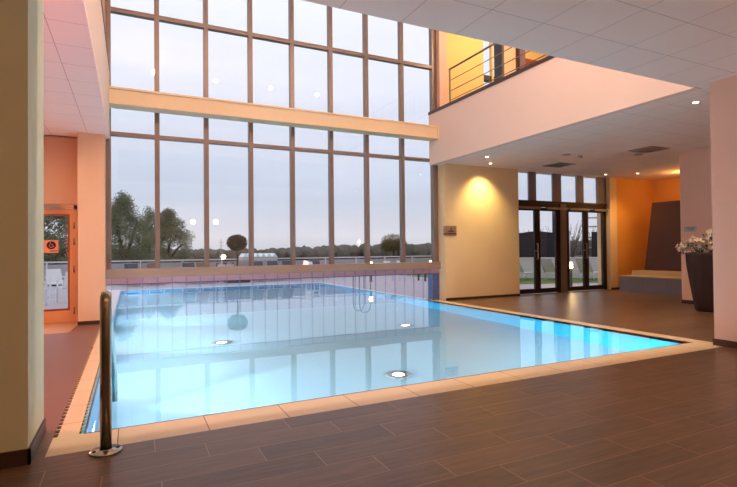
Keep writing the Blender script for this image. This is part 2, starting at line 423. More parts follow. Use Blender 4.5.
# sticker with a wheelchair pictogram on the glass
t = thing('glass_sticker', 'salmon rectangular sticker with a black wheelchair disc on the left door glass', 'sign', (-1.56,12.41,1.64))
obj('backing', B((-.32,-.004,-.13,.15,.0,.14)), 'sticker', t)
bm = bmesh.new(); lathe(bm, [(.085,0),(.085,.003)], 24); o = obj('disc', bm, 'ink', t, (.02,-.004,.03), (PI/2,0,0))
bm = bmesh.new()
tube(bm, [(.035*math.cos(a), -.008, .035*math.sin(a)-.012) for a in [2.2+i*.42 for i in range(11)]], .006, 6)
tube(bm, [(-.015,-.008,.06),(-.01,-.008,.02),(.025,-.008,.015),(.04,-.008,-.03),(.05,-.008,-.03)], .006, 6)
lathe(bm, [(.012,-.003),(.012,.003)], 10, (-.015,-.008,.068))
obj('wheelchair_pictogram', bm, 'sticker', t, (.02,0,.03))
obj('caption_line', B((.0,-.006,-.10,.13,-.004,-.085)), 'ink', t); obj('caption_line', B((-.27,-.006,.02,-.13,-.004,.04)), 'ink', t)

# right: fascia of the balcony, pool-side wall, doors
struct('wall_right_fascia', B((8.0,4.65,CZ-.01,8.16,12.28,5.50)), 'wall')
struct('trim_8', B((7.98,4.65,5.50,8.20,12.28,5.585)), 'skirt')
struct('floor_upper', B((8.16,4.65,5.3,18.5,12.3,5.49)), 'maroon')
struct('wall_right_pool', B((8.28,11.9,0,10.7,12.5,CZ),(10.7,11.9,0,11.1,12.12,CZ)), 'cream')
struct('baseboard_right', B((8.28,11.885,0,11.1,11.9,.07)), 'skirt')
struct('wall_right_pier', B((15.42,11.95,0,15.78,12.5,CZ)), 'cream')
struct('baseboard_pier_right', B((15.42,11.935,0,15.95,11.95,.07)), 'skirt')
struct('wall_alcove', B((15.78,11.98,0,18.1,12.5,CZ), (17.9,8.3,0,18.1,11.98,CZ)), 'orange')
struct('wall_right', B((18.5,-4,-.2,18.7,12.6,8.9)), 'wall')
struct('wall_back', B((-4.2,-4.2,-.2,18.7,-4,8.9)), 'wall')
struct('wall_vase', B((13.2,3.0,0,13.6,8.1,CZ)), 'peach')
struct('baseboard_vase', B((13.185,3.0,0,13.2,8.1,.1)), 'skirt')
struct('pillar_right', B((8.0,2.2,0,9.3,4.43,CZ)), 'peach')
struct('baseboard_pillar', B((7.985,2.2,0,8.0,4.445,.1),(8.0,4.43,0,9.3,4.445,.1)), 'skirt')
# ceilings
struct('ceiling', B((-4,-4,CZ,18.5,4.65,CZ+.08), (8.16,4.65,CZ,18.5,12.4,CZ+.08)), 'ceil')
struct('ceiling_left', B((-4,4.65,CZ,-.42,12.4,CZ+.08)), 'ceil_left')
struct('trim_9', B((-.42,4.65,CZ,8.0,4.68,CZ+.1)), 'ceil')
struct('floor_gallery', B((-4,-4,5.3,18.5,4.6,5.45)), 'wall')
struct('ceiling_roof', B((-4.2,-4.2,8.9,18.7,12.6,9.1)), 'wall')

# door wall with glazing
def entrance(name, x0, x1, mull, labels=None):
    D = sempty(name, (0,12.1,0))
    obj('frame', B((x0,0,0,x0+.06,.14,3.0), (x1-.06,0,0,x1,.14,3.0), (x0,0,2.88,x1,.14,3.0)), 'bronze_dark', D)
    mid = (x0+x1)/2
    for s, a, b_ in ((-1, x0+.07, mid-.01), (1, mid+.01, x1-.07)):
        bm = bmesh.new(); sw = .11
        box(bm, a,.02,.02, a+sw,.09,2.86); box(bm, b_-sw,.02,.02, b_,.09,2.86)
        box(bm, a+sw,.02,2.75, b_-sw,.09,2.86); box(bm, a+sw,.02,.02, b_-sw,.09,.17)
        lf = obj('leaf', bm, 'bronze_dark', D)
        obj('pane', B((a+sw,.05,.17, b_-sw,.06,2.75)), 'glass', lf)
        hx = (b_-sw/2) if s < 0 else (a+sw/2)
        if s < 0:
            bm = bmesh.new(); tube(bm, [(hx,.01,1.15),(hx,-.06,1.15),(hx,-.06,1.2),(hx,-.06,1.62),(hx,-.06,1.65),(hx,.01,1.65)], .018, 10); tube(bm, [(hx,-.06,1.42),(hx-.14,-.06,1.42)], .014, 8)
            obj('handle', bm, 'steel_dull', lf)
    for a in (x0+.15, mid+.35):
        obj('door_closer', B((a,-.07,2.80,a+.95,.0,2.87)), 'steel_dull', D)
    return D
entrance('door_2', 11.1, 13.12, None)
entrance('door_3', 13.38, 15.40, None)
struct('trim_10', B((13.12,12.06,0,13.38,12.26,3.0)), 'bronze')
W2 = sempty('window_2', (0,12.1,0))
for a, b_ in ((11.74,12.06),(12.81,13.20),(13.94,14.28),(14.96,15.42)):
    bm = bmesh.new(); box(bm, a,0,3.081,b_,.06,CZ); obj('mullion', bm, 'purple_grey', W2)
obj('transom', B((11.1,-.02,3.0,15.42,.2,3.08)), 'bronze_dark', W2)
obj('pane', B((11.1,.07,3.08,15.42,.08,CZ)), 'glass', W2)

# upper gallery back wall
MY = 12.3
struct('wall_gallery', B((8.28,MY,5.49,10.1,MY+.2,8.9), (12.42,MY,5.49,18.5,MY+.2,8.9)), 'yellow')
struct('wall_gallery_beige', B((10.86,MY,5.49,11.44,MY+.2,8.9)), 'beigewall')
struct('wall_gallery_purple', B((11.52,MY,5.49,11.86,MY+.2,8.9)), 'purplewall')
struct('trim_11', B((11.44,MY-.1,5.49,11.52,MY+.2,8.9)), 'skirt')
W3 = sempty('window_3', (0,MY,0))
obj('frame', B((10.70,-.1,5.49,10.86,.2,8.9), (10.1,.0,6.86,10.70,.12,7.04), (10.1,.05,5.49,10.14,.15,8.9)), 'darkgrey', W3)
obj('mullion', B((10.42,-.02,5.49,10.49,.1,8.9)), 'yellow', W3)
obj('pane', B((10.14,.13,5.49,10.70,.14,8.9)), 'glass', W3)
D4 = sempty('door_4', (0,MY,0))
obj('leaf', B((11.86,.0,5.49,12.42,.1,7.85)), 'door_brown', D4)
obj('panel', B((11.96,-.012,7.05,12.12,0,7.6), (12.2,-.012,7.3,12.34,0,7.6), (11.96,-.012,6.4,12.34,0,6.9)), 'skirt', D4)
struct('wall_gallery_head', B((11.86,MY,7.85,12.42,MY+.2,8.9)), 'yellow')
struct('pillar_gallery', B((8.28,12.1,5.49,8.55,MY,8.9)), 'peach')

# gallery railing
t = thing('gallery_railing', 'slim metal railing with three bars on the edge of the upper gallery', 'railing', (8.12,11.36,5.585))
for y in (0,-2.2,-4.4,-6.5):
    bm = bmesh.new(); box(bm, -.012,y-.025,0,.012,y+.025,1.0); obj('post', bm, 'bronze', t)
bm = bmesh.new(); tube(bm, [(0,.02,1.0),(0,-6.6,1.0)], .026, 10); obj('handrail', bm, 'bronze', t)
for z in (.68, .38, .12):
    bm = bmesh.new(); tube(bm, [(0,.02,z),(0,-6.6,z)], .011, 8); obj('bar', bm, 'bronze', t)

# ------------------------------------------------------------------ alcove
struct('trim_12', B((15.2,8.3,0,17.9,11.45,.50)), 'bluetile')
struct('trim_13', B((15.17,8.3,.50,17.9,11.47,.535), (15.85,8.3,.535,17.9,11.45,.69)), 'stone')
bm = bmesh.new()
hexa(bm, [(16.4,8.4,.69),(17.0,8.4,.69),(17.0,11.36,.69),(16.4,11.36,.69),(16.5,8.4,3.06),(17.0,8.4,3.06),(17.0,11.10,3.06),(16.5,11.10,3.06)])
tag(obj('wood_panel', bm, 'panel'), 'tall dark brown wood panel leaning back above the grey tiled bench in the alcove', 'panel')

# planter and flowers
t = thing('floor_planter', 'tall dark woven planter tapering to its foot, half behind the right pillar', 'planter', (12.15,6.80,0))
bm = bmesh.new()
prof = [(.27,0),(.30,.04),(.34,.3),(.40,.7),(.45,1.05),(.475,1.30),(.48,1.36),(.44,1.37),(.43,1.30)]
lathe(bm, prof, 48)
for v in bm.verts:
    a = math.atan2(v.co.y, v.co.x); k = 1+.03*math.sin(a*12+2*math.sin(v.co.z*9)); v.co.x *= k; v.co.y *= k
obj('pot', bm, 'vase', t)
bm = bmesh.new(); lathe(bm, [(.42,1.30),(.40,1.31)], 24); obj('soil', bm, 'stem', t)
fl = thing('flower_arrangement', 'spreading arrangement of white blossoms and dark twigs in the tall planter', 'flowers', (12.15,6.80,1.315))
random.seed(11)
stm, pet, lea = bmesh.new(), bmesh.new(), bmesh.new()
def flower(bm, p, r, n=6):
    base = Vector(p); d = Vector((random.gauss(0,1), random.gauss(0,1), random.gauss(.6,.6))).normalized(); u = d.orthogonal().normalized(); v = d.cross(u)
    for k in range(n):
        a = 2*PI*k/n + random.random()*.4; e = u*math.cos(a)+v*math.sin(a); s = d.cross(e)
        vs = [bm.verts.new(q) for q in (base, base+e*r*.5+s*r*.32+d*r*.2, base+e*r+d*r*.15, base+e*r*.5-s*r*.32+d*r*.2)]
        bm.faces.new(vs)
for i in range(48):
    a = random.random()*2*PI; rr = random.uniform(.1,.62); hh = random.uniform(.0,.42)*(1.15-rr) + .08 - (.32*max(0,rr-.5))
    tip = (rr*math.cos(a), rr*math.sin(a), hh)
    tube(stm, bezier((.15*math.cos(a),.15*math.sin(a),0),(rr*.5*math.cos(a),rr*.5*math.sin(a),hh+.14),tip,5), .007, 5)
    for j in range(4):
        q = Vector(tip) + Vector([random.gauss(0,.045) for _ in range(3)])
        flower(pet, q, random.uniform(.05,.085))
    for j in range(3):
        q = Vector(tip)*random.uniform(.6,1.05) + Vector([random.gauss(0,.05) for _ in range(3)])
        flower(lea, q, random.uniform(.05,.09), 3)
obj('twigs', stm, 'stem', fl); obj('blossoms', pet, 'petal', fl); obj('leaves', lea, 'leafg', fl)

# small wall signs
t = thing('wall_sign', 'small square metal notice plate on the cream wall beside the pool', 'sign', (8.45,11.895,2.04))
obj('plate', B((-.24,-.012,-.14,.22,.0,.15)), 'signmetal', t)
bm = bmesh.new()
box(bm, -.24,-.016,-.10,.22,-.012,-.075); box(bm, -.08,-.016,-.03,.14,-.012,-.012); box(bm, -.05,-.016,.0,.09,-.012,.015)
lathe(bm, [(.022,-.002),(.022,.002)], 12, (.03,-.014,.105)); box(bm, .015,-.016,.03,.045,-.012,.085)
obj('print', bm, 'ink', t)
t = thing('wall_sign', 'small pale plate on the pillar above the flower arrangement', 'sign', (13.2,7.86,1.97))
obj('plate', B((-.012,-.17,-.07,.0,.15,.06)), 'lightmetal', t)
bm = bmesh.new()
for k, z in enumerate((.03, 0, -.03)): box(bm, -.014,-.13,z-.006,-.012,.1-.04*k,z+.006)
obj('print', bm, 'ink', t)

# ------------------------------------------------------------------ ceiling fittings
def downlight(x, y, z, label, group='lit round downlights in the low ceilings', r=.05):
    t = thing('downlight', label, 'downlight', (x,y,z), 0, group)
    bm = bmesh.new(); lathe(bm, [(r*.8,-.0),(r*1.25,-.006),(r*1.3,0)], 20, cap=False); obj('trim_ring', bm, 'lightmetal', t)
    bm = bmesh.new(); lathe(bm, [(r*.78,-.003),(r*.78,-.001)], 20); obj('lens', bm, 'lampwhite', t)
    return t
downlight(8.79,10.61,CZ,'lit downlight nearer the balcony edge, of the close pair above the cream wall')
downlight(9.56,11.38,CZ,'lit downlight nearer the cream wall, of the close pair above its bright patch')
downlight(14.73,11.56,CZ,'lit downlight in the ceiling just before the right end of the glass doors')
downlight(15.53,10.95,CZ,'lit downlight in the orange glow before the alcove')
downlight(8.88,5.15,CZ,'bright downlight beside the top of the right pillar', r=.06)
def vent(x, y, sx, sy, label):
    t = thing('ceiling_vent', label, 'vent', (x,y,CZ), 0)
    obj('frame', B((-sx,-sy,-.012,sx,-sy+.04,0),(-sx,sy-.04,-.012,sx,sy,0),(-sx,-sy+.04,-.012,-sx+.04,sy-.04,0),(sx-.04,-sy+.04,-.012,sx,sy-.04,0)), 'lightmetal', t)
    bm = bmesh.new(); k = -sy+.07
    while k < sy-.06:
        hexa(bm, [(-sx+.04,k,-.010),(sx-.04,k,-.010),(sx-.04,k+.01,-.010),(-sx+.04,k+.01,-.010),(-sx+.04,k+.03,-.001),(sx-.04,k+.03,-.001),(sx-.04,k+.04,-.001),(-sx+.04,k+.04,-.001)]); k += .055
    obj('louvre', bm, 'steel_dull', t)
vent(11.65,10.75,.36,.33,'square louvred vent in the ceiling before the glass doors')
vent(12.0,8.15,.36,.33,'square louvred vent in the ceiling nearer the right pillars')
def disc(x, y, label, name='ceiling_speaker', cat='speaker'):
    t = thing(name, label, cat, (x,y,CZ))
    bm = bmesh.new(); lathe(bm, [(.12,0),(.12,-.012),(.10,-.016),(.09,-.012)], 24); obj('rim', bm, 'lightmetal', t)
    bm = bmesh.new(); lathe(bm, [(.088,-.013),(.04,-.018)], 24); obj('grille', bm, 'steel_dull', t)
disc(10.55,9.5,'round ceiling disc on the left of the two vents')
disc(12.4,8.7,'round ceiling disc close to the right-hand vent')
t = thing('smoke_detector', 'small detector on the ceiling between the two vents', 'smoke detector', (11.1,9.5,CZ))
bm = bmesh.new(); lathe(bm, [(.055,0),(.055,-.03),(.04,-.05),(.01,-.055)], 20); obj('housing', bm, 'steel_dull', t)

# ------------------------------------------------------------------ outdoors
struct('floor_terrace', B((8.1,12.5,-.2,14.2,26.2,0), (-12,12.5,-.2,-.9,26.2,0), (-.9,21.75,-.2,8.1,26.2,0)), 'deck')
struct('trim_14', B((7.935,12.5,-.2,8.1,21.75,.0), (-.9,12.5,-.2,-.38,21.75,.02), (-.38,21.53,-.2,7.935,21.75,0)), 'whitestone')
bm = bmesh.new()
hexa(bm, [(14.2,12.5,-.2),(30,12.5,-.2),(30,8,-.2),(14.2,12.4,-.2),(14.2,12.5,-.02),(30,12.5,-.02),(30,8,-.02),(14.2,12.4,-.02)])
bm.free()
bm = bmesh.new()
def slab(bm, pts, z0, z1):
    n = len(pts); a = [bm.verts.new((p[0],p[1],z0)) for p in pts]; b_ = [bm.verts.new((p[0],p[1],z1)) for p in pts]
    bm.faces.new(a[::-1]); bm.faces.new(b_)
    for k in range(n): bm.faces.new((a[k],a[(k+1)%n],b_[(k+1)%n],b_[k]))
slab(bm, [(14.2,12.5),(24,12.5),(14.2,15.85)], -.2, 0)
struct('floor_terrace_side', bm, 'deck')
bm = bmesh.new(); slab(bm, [(14.2,15.85),(24,12.5),(40,12.5),(40,26.2),(14.2,26.2)], -.2, -.005)
g = obj('lawn', bm, 'grass'); g['kind'] = 'stuff'; tag(g, 'strip of green lawn beyond the paving outside the glass doors', 'grass')
bm = bmesh.new(); box(bm, -160,26.2,-1.6,400,700,-1.5); struct('ground', bm, 'ground')

# terrace fence
t = thing('terrace_fence', 'long pale fence of flat panels closing the terrace beyond the pool', 'fence', (0,26,0))
for i in range(16):
    x = -11 + i*1.9
    bm = B((x-.03,-.03,0,x+.03,.03,1.08)); obj('post', bm, 'rail', t)
    bm = bmesh.new(); box(bm, x+.03,-.012,.08,x+1.87,.012,.98)
    for k in range(6): box(bm, x+.03,-.018,.2+.13*k,x+1.87,-.012,.21+.13*k)
    obj('panel', bm, 'fencepanel', t)
bm = B((-11.03,-.05,1.06,19.5,.05,1.12)); obj('top_rail', bm, 'rail', t)

def lounger(label, loc, rz, seat, group):
    t = thing('sun_lounger', label, 'sun lounger', loc, rz, group)
    bm = bmesh.new()
    for s in (-.3,.3):
        tube(bm, [(s,-.55,.34),(s,.62,.34)], .018, 8); tube(bm, [(s,-.5,.36),(s,-.93,.98)], .014, 8)
    tube(bm, [(-.3,.62,.34),(.3,.62,.34)], .022, 8); tube(bm, [(-.3,-.93,.98),(.3,-.93,.98)], .02, 8)
    obj('frame', bm, 'lightmetal', t)
    for s in (-.3,.3):
        for y in (-.5,.52):
            bm = bmesh.new(); tube(bm, [(s,y,.34),(s*1.05,y+.05,.0)], .022, 8); obj('leg', bm, 'white', t)
    obj('seat_sling', B((-.28,-.5,.335,.28,.6,.35)), seat, t)
    bm = bmesh.new(); hexa(bm, [(-.28,-.50,.36),(.28,-.50,.36),(.28,-.49,.375),(-.28,-.49,.375),(-.28,-.93,.97),(.28,-.93,.97),(.28,-.92,.985),(-.28,-.92,.985)]); obj('backrest', bm, seat, t)
    return t
GP = 'sun loungers lined up along the terrace fence'
specs = [(.05,24.4,'greysling','dark sun lounger by the fence, leftmost behind the big trees'),
    (1.0,24.5,'brownsling','brown sun lounger by the fence in the first window bay'),
    (2.55,24.4,'greysling','dark sun lounger by the fence in the second window bay'),
    (3.25,24.5,'brownsling','brown sun lounger left of the stacked slatted crates'),
    (5.85,24.4,'greysling','dark sun lounger just right of the clipped ball tree'),
    (6.65,24.45,'greysling','dark sun lounger second to the right of the clipped ball tree'),
    (7.45,24.3,'greysling','dark sun lounger third to the right of the clipped ball tree'),
    (8.95,24.4,'greysling','dark sun lounger right of the white plastic chair')]
proto = None
for x, y, m_, lab in specs:
    x = x*1.0
    proto = lounger(lab, (x,y,0), PI + random.uniform(-.12,.12), m_, GP)

# loungers by the side fence, seen through the doors
GS = 'pale loungers on the lawn outside the glass doors'
for (x, y), lab in zip(((17.0,17.9),(18.35,17.2),(19.6,16.2),(20.9,15.3)),
    ('pale lounger outside, at the left edge of the left glass doors', 'pale lounger outside, in the right leaf of the left glass doors',
     'pale lounger outside, just left of the glowing bollard lamp', 'pale lounger outside, in the rightmost door leaf')):
    lounger(lab, (x,y,0), -1.35, 'lightsling', GS)
ang = math.atan2(-.62, .8)
t = thing('side_wall', 'low pale garden wall behind the loungers outside the glass doors', 'garden wall', (15.6,20.9,0), ang)
obj('panel', B((0,-.06,0,12.5,.06,1.0)), 'rail', t); obj('cap', B((-.02,-.1,1.0,12.5,.1,1.04)), 'whitestone', t)
t = thing('screen_fence', 'tall black screen cloth on metal posts behind the low garden wall', 'fence', (17.2,22.3,0), ang)
for k in range(8):
    bm = bmesh.new(); tube(bm, [(k*1.75,-.05,0),(k*1.75,-.05,2.45)], .04, 8); obj('post', bm, 'lightmetal', t)
bm = bmesh.new()
for k in range(48):
    x = k*.29
    if 17 <= k <= 21: continue
    zt = 2.40 - .05*math.sin(k*.9)
    lo = .5
    hexa(bm, [(x,-.01,lo),(x+.29,-.01,lo),(x+.29,.01,lo),(x,.01,lo),(x,-.01,zt),(x+.29,-.01,2.40-.05*math.sin((k+1)*.9)),(x+.29,.01,2.40-.05*math.sin((k+1)*.9)),(x,.01,zt)])
obj('cloth', bm, 'mesh', t)
t = thing('scaffold', 'open metal scaffold frame standing behind the right glass doors', 'scaffold', (24.6,18.5,0), ang)
for x in (-.9,.9):
    bm = bmesh.new(); tube(bm, [(x,0,0),(x,0,4.0)], .05, 8); obj('pole', bm, 'steel_dull', t)
for z in (.9,1.5,2.1,2.7,3.2):
    bm = bmesh.new(); tube(bm, [(-1.6,0,z),(1.5,0,z)], .035, 8); obj('bar', bm, 'steel_dull', t)
t = thing('flag_pole', 'slim pole rising behind the screen cloth in the right glass doors', 'pole', (23.8,22.5,0))
bm = bmesh.new(); tube(bm, [(0,0,0),(0,0,3.4),(0,0,5.2)], [.07,.06,.03], 10); obj('mast', bm, 'darkgrey', t)

# bollards
def bollard(loc, h, label, r=.07):
    t = thing('bollard_lamp', label, 'garden lamp', loc, 0, 'lit bollard lamps on the terrace')
    bm = bmesh.new(); lathe(bm, [(r*1.2,0),(r*1.2,.02),(r*.8,.03),(r*.8,h-.22)], 16); obj('stem', bm, 'darkgrey', t)
    bm = bmesh.new(); lathe(bm, [(r,h-.22),(r*1.05,h-.04),(r*.8,h)], 16); obj('lamp_head', bm, 'bollard', t)
bollard((15.2,13.55,0), .95, 'glowing bollard lamp outside the right glass doors', .085)
bollard((10.3,21.0,0), .93, 'glowing lamp on the terrace left of the white chairs', .08)
bollard((13.65,20.9,0), .93, 'glowing lamp on the terrace at the right end of the big window', .08)

# terrace furniture
def plastic_chair(label, loc, rz, group='white plastic terrace chairs'):
    t = thing('terrace_chair', label, 'chair', loc, rz, group)
    obj('seat', B((-.26,-.25,.44,.26,.25,.48)), 'white', t)
    bm = bmesh.new(); hexa(bm, [(-.26,.22,.46),(.26,.22,.46),(.26,.26,.46),(-.26,.26,.46),(-.22,.34,.95),(.22,.34,.95),(.22,.37,.95),(-.22,.37,.95)]); obj('backrest', bm, 'white', t)
    for s in (-.25,.25):
        bm = bmesh.new(); box(bm, s-.03,-.22,.66,s+.03,.28,.69); box(bm, s-.02,-.22,.46,s+.02,-.18,.66); obj('armrest', bm, 'white', t)
        for y in (-.22,.22):
            bm = bmesh.new(); box(bm, s-.025,y-.02,0,s+.025,y+.02,.46); obj('leg', bm, 'white', t)
    return t
c0 = plastic_chair('white plastic chair alone by the fence, right of the dark loungers', (8.05,22.9,0), .3)
for loc, rz, lab in (((11.45,21.0,0),.3,'white chair farther left of the dark-legged terrace table, beside the glowing lamp'),
                     ((12.35,21.3,0),.5,'white chair right behind the dark-legged terrace table by the right window post'),
                     ((-2.55,16.8,0),2.6,'white plastic chair outside the left door, farther left'),
                     ((-1.7,17.4,0),3.6,'white plastic chair outside the left door, nearer the hinge side'),
                     ((-2.3,19.8,0),.4,'white plastic chair outside the left door, farthest back')):
    dup(c0, loc, rz, lab)
t = thing('terrace_table', 'white table with dark legs on the terrace at the right end of the big window', 'table', (12.85,19.9,0), -.1)
obj('tabletop', B((-.42,-.42,.72,.42,.42,.76)), 'white', t)
for x in (-.36,.36):
    for y in (-.36,.36): obj('leg', B((x-.035,y-.035,0,x+.035,y+.035,.72)), 'bronze_dark', t)
# crates
for k, x in enumerate((3.95, 4.35)):
    t = thing('slatted_crate', ('slatted white crate left of the ball tree, nearer the brown lounger', 'slatted white crate close beside the ball tree pot')[k], 'crate', (x,24.7,0))
    bm = bmesh.new()
    for z in range(5): box(bm, -.18,-.2,.05+z*.18,.18,-.17,.15+z*.18); box(bm, -.18,.17,.05+z*.18,.18,.2,.15+z*.18)
    obj('slats', bm, 'rail', t)
    bm = bmesh.new()
    for a in (-.17,.17):
        for b_ in (-.16,.16): box(bm, a-.02,b_-.02,0,a+.02,b_+.02,.95)
    obj('posts', bm, 'darkgrey', t)
t = thing('pool_ladder', 'curved steel ladder rails at the right edge of the outdoor pool', 'pool ladder', (7.75,16.9,0))
for y in (-.28,.28):
    bm = bmesh.new(); tube(bm, [(.38,y,0),(.38,y,.5)] + bezier((.38,y,.5),(.38,y,.85),(.1,y,.82),5)[1:] + bezier((.1,y,.82),(-.08,y,.8),(-.08,y,.4),5)[1:] + [(-.08,y,-.8)], .022, 8); obj('rail', bm, 'steel_dull', t)

# trees
def leaves(bm, blobs, n, size):
    for _ in range(n):
        c, r = random.choice(blobs)
        d = Vector((random.gauss(0,1),random.gauss(0,1),random.gauss(0,1))).normalized()*random.random()**.45
        p = Vector(c) + Vector((d.x*r[0], d.y*r[1], d.z*r[2]))
        u = Vector((random.gauss(0,1),random.gauss(0,1),random.gauss(0,1))).normalized(); v = u.orthogonal().normalized()*size*random.uniform(.5,1); u = u*size*random.uniform(.6,1.1)
        vs = [bm.verts.new(q) for q in (p-u, p-v*.6, p+u, p+v*.6)]; bm.faces.new(vs)
def tree(label, loc, blobs, nleaf, size, trunk, lm='leaf', name='tree', cat='tree', group=None):
    t = thing(name, label, cat, loc, 0, group)
    bm = bmesh.new()
    for pts, r in trunk: tube(bm, pts, r, 8)
    obj('trunk', bm, 'bark', t)
    bm = bmesh.new(); leaves(bm, blobs, nleaf, size); obj('crown', bm, lm, t)
    return t
random.seed(5)
# the large willows beyond the fence
def willow_blobs(w, h, n):
    bl = []
    for i in range(n):
        a = random.random()*2*PI; q = random.random()**.6; z = random.uniform(.18,1)
        env = math.sin(PI*min(1, .22+z*.80))**.7
        bl.append(((q*w*env*math.cos(a), q*w*.7*env*math.sin(a), h*z), (w*.30, w*.30, h*.12)))
    return bl
GT = 'large willow trees beyond the terrace'
tree('largest willow tree, left of the first window post', (-.9,60,-1.5), willow_blobs(3.0,9.0,70), 20000, .11,
     [([(0,0,0),(.1,0,2.5),(-.3,0,5),(-.6,0,7.5)],[.3,.24,.16,.05]), ([(.1,0,2),(1.0,0,4.4),(1.6,0,6.6)],[.2,.13,.04]), ([(0,0,1.5),(-1.3,0,4),(-2.0,0,6)],[.18,.1,.04])], group=GT)
tree('second willow tree with drooping branches, right of the first window post', (4.5,70,-1.5), willow_blobs(3.1,8.2,60), 17000, .12,
     [([(0,0,0),(-.2,0,2.2),(.2,0,4.6),(.3,0,6)],[.28,.22,.12,.04]), ([(-.1,0,1.8),(1.2,0,3.6),(2.2,0,4.2)],[.16,.1,.04])], group=GT)
tree('willow crown between the two window posts, in a gap of the larger ones', (2.3,79,-1.5), willow_blobs(2.8,9.0,40), 9000, .14,
     [([(0,0,0),(.1,0,3),(0,0,6.2)],[.24,.18,.05])], group=GT)
# left, through the orange door
tree('leafy tree seen through the orange door', (-9.6,42,-1.5), willow_blobs(3.2,8.0,50), 9000, .14,
     [([(0,0,0),(.2,0,2.5),(0,0,5.8)],[.25,.2,.05])], group='trees behind the left door')
tree('bushy tree filling the right half of the orange door glass', (-6.0,50,-1.5), willow_blobs(2.6,7.4,44), 9000, .14,
     [([(0,0,0),(.1,0,2),(0,0,4.6)],[.22,.18,.05])], group='trees behind the left door')
# clipped ball tree
t = thing('ball_tree', 'dark clipped ball tree on a thin stem in a square pot by the fence', 'potted tree', (4.6,24.0,0))
obj('pot', B((-.55,-.3,0,.55,.3,.78)), 'darkgrey', t)
bm = bmesh.new(); tube(bm, [(0,0,.78),(.02,0,1.2),(0,0,1.7)], .04, 8); obj('stem', bm, 'bark', t)
bm = bmesh.new(); leaves(bm, [((0,0,1.92),(.5,.5,.40))], 5200, .045); obj('crown', bm, 'leaf_dark', t)
tree('round olive-toned tree behind the fence near the right end of the big window', (22,40,-1.5), [((0,0,3.7),(1.25,1.2,.85)),((-.5,0,3.4),(.8,.8,.6)),((.6,0,3.5),(.8,.8,.6))], 5200, .09,
     [([(0,0,0),(.05,0,1.5),(0,0,3.6)],[.16,.12,.06])], 'leaf_tan')
# bare bushes behind the screen cloth
GB = 'bare shrubs behind the screen cloth'
for i, (x, y, h) in enumerate(((25.2,31,4.3),(29.1,30.6,4.1),(33.2,30.2,4.7),(37.2,30.0,4.4),(41.4,29.4,5.0))):
    t = thing('bare_shrub', ('bare shrub at the left edge of the left glass doors','bare shrub filling the right leaf of the left glass doors','bare shrub behind the post between the glass doors',
        'bare shrub behind the pole in the right glass doors','bare shrub behind the scaffold')[i], 'shrub', (x,y,-1.5), 0, GB)
    bm = bmesh.new()
    for k in range(110):
        a = random.random()*2*PI; q = random.uniform(.2,1.7); hh = h*random.uniform(.6,1.15) + 0
        tube(bm, [(q*.3*math.cos(a),q*.3*math.sin(a),0),(q*.6*math.cos(a),q*.6*math.sin(a),hh*.6),(q*math.cos(a+.3),q*math.sin(a+.3),hh)],[.04,.028,.012],3)
    obj('branches', bm, 'bare', t)
    bm = bmesh.new(); leaves(bm, [((0,0,h*.5),(1.7,1.6,h*.42))], 1500, .10); obj('twig_foliage', bm, 'forest', t)
# distant woodland
bm = bmesh.new(); random.seed(3)
for i in range(520):
    f = i/520; x = -60 + 330*f + random.uniform(-1,1)
    y = 150 + random.uniform(-8,14) - 55*max(0, f-.62)
    h = 3.9 + 1.2*math.sin(f*19)*.4 + 1.6*min(1, max(0,(f-.3)*3)) + random.uniform(-.5,.5)
    bmesh.ops.create_icosphere(bm, subdivisions=2, radius=1, matrix=Matrix.Translation((x,y,-1.5+h*.45)) @ Matrix.Diagonal((random.uniform(1.6,3),2.5,h*.55,1)))
for v in bm.verts:
    v.co += Vector((random.gauss(0,.12), random.gauss(0,.12), random.gauss(0,.16)))
g = obj('distant_woodland', bm, 'forest'); g['kind'] = 'stuff'; tag(g, 'band of hazy brown-green woodland along the horizon', 'woodland')
# far greenhouses
t = thing('greenhouse', 'row of low pale gabled roofs far beyond the ball tree', 'greenhouse', (21.5,90,-1.5))
obj('wall', B((-3.2,0,0,3.2,4,1.9)), 'lake', t)
for k in range(6):
    bm = bmesh.new(); x = -3.2+k*1.07
    vs = [bm.verts.new(p) for p in ((x,-.1,1.9),(x+1.07,-.1,1.9),(x+.53,-.1,2.6),(x,4.1,1.9),(x+1.07,4.1,1.9),(x+.53,4.1,2.6))]
    for q in ((0,1,2),(5,4,3),(0,3,4,1),(1,4,5,2),(2,5,3,0)): bm.faces.new([vs[i] for i in q])
    obj('roof', bm, 'white', t)
t = thing('power_pylon', 'faint lattice power pylon on the horizon left of the ball tree', 'pylon', (22.45,140,-1.5))
bm = bmesh.new()
for s in (-1,1): tube(bm, [(.5*s,0,0),(.15*s,0,4.5),(0,0,6.6)], .06, 4)
for k in range(7): tube(bm, [(-.45+.05*k,0,.6*k),(.42-.05*k,0,.6*k+.6)], .04, 4)
obj('tower', bm, 'lake', t)
bm = bmesh.new(); tube(bm, [(-1.1,0,4.6),(1.1,0,4.6)], .06, 4); tube(bm, [(-.8,0,5.5),(.8,0,5.5)], .06, 4); obj('cross_arm', bm, 'lake', t)

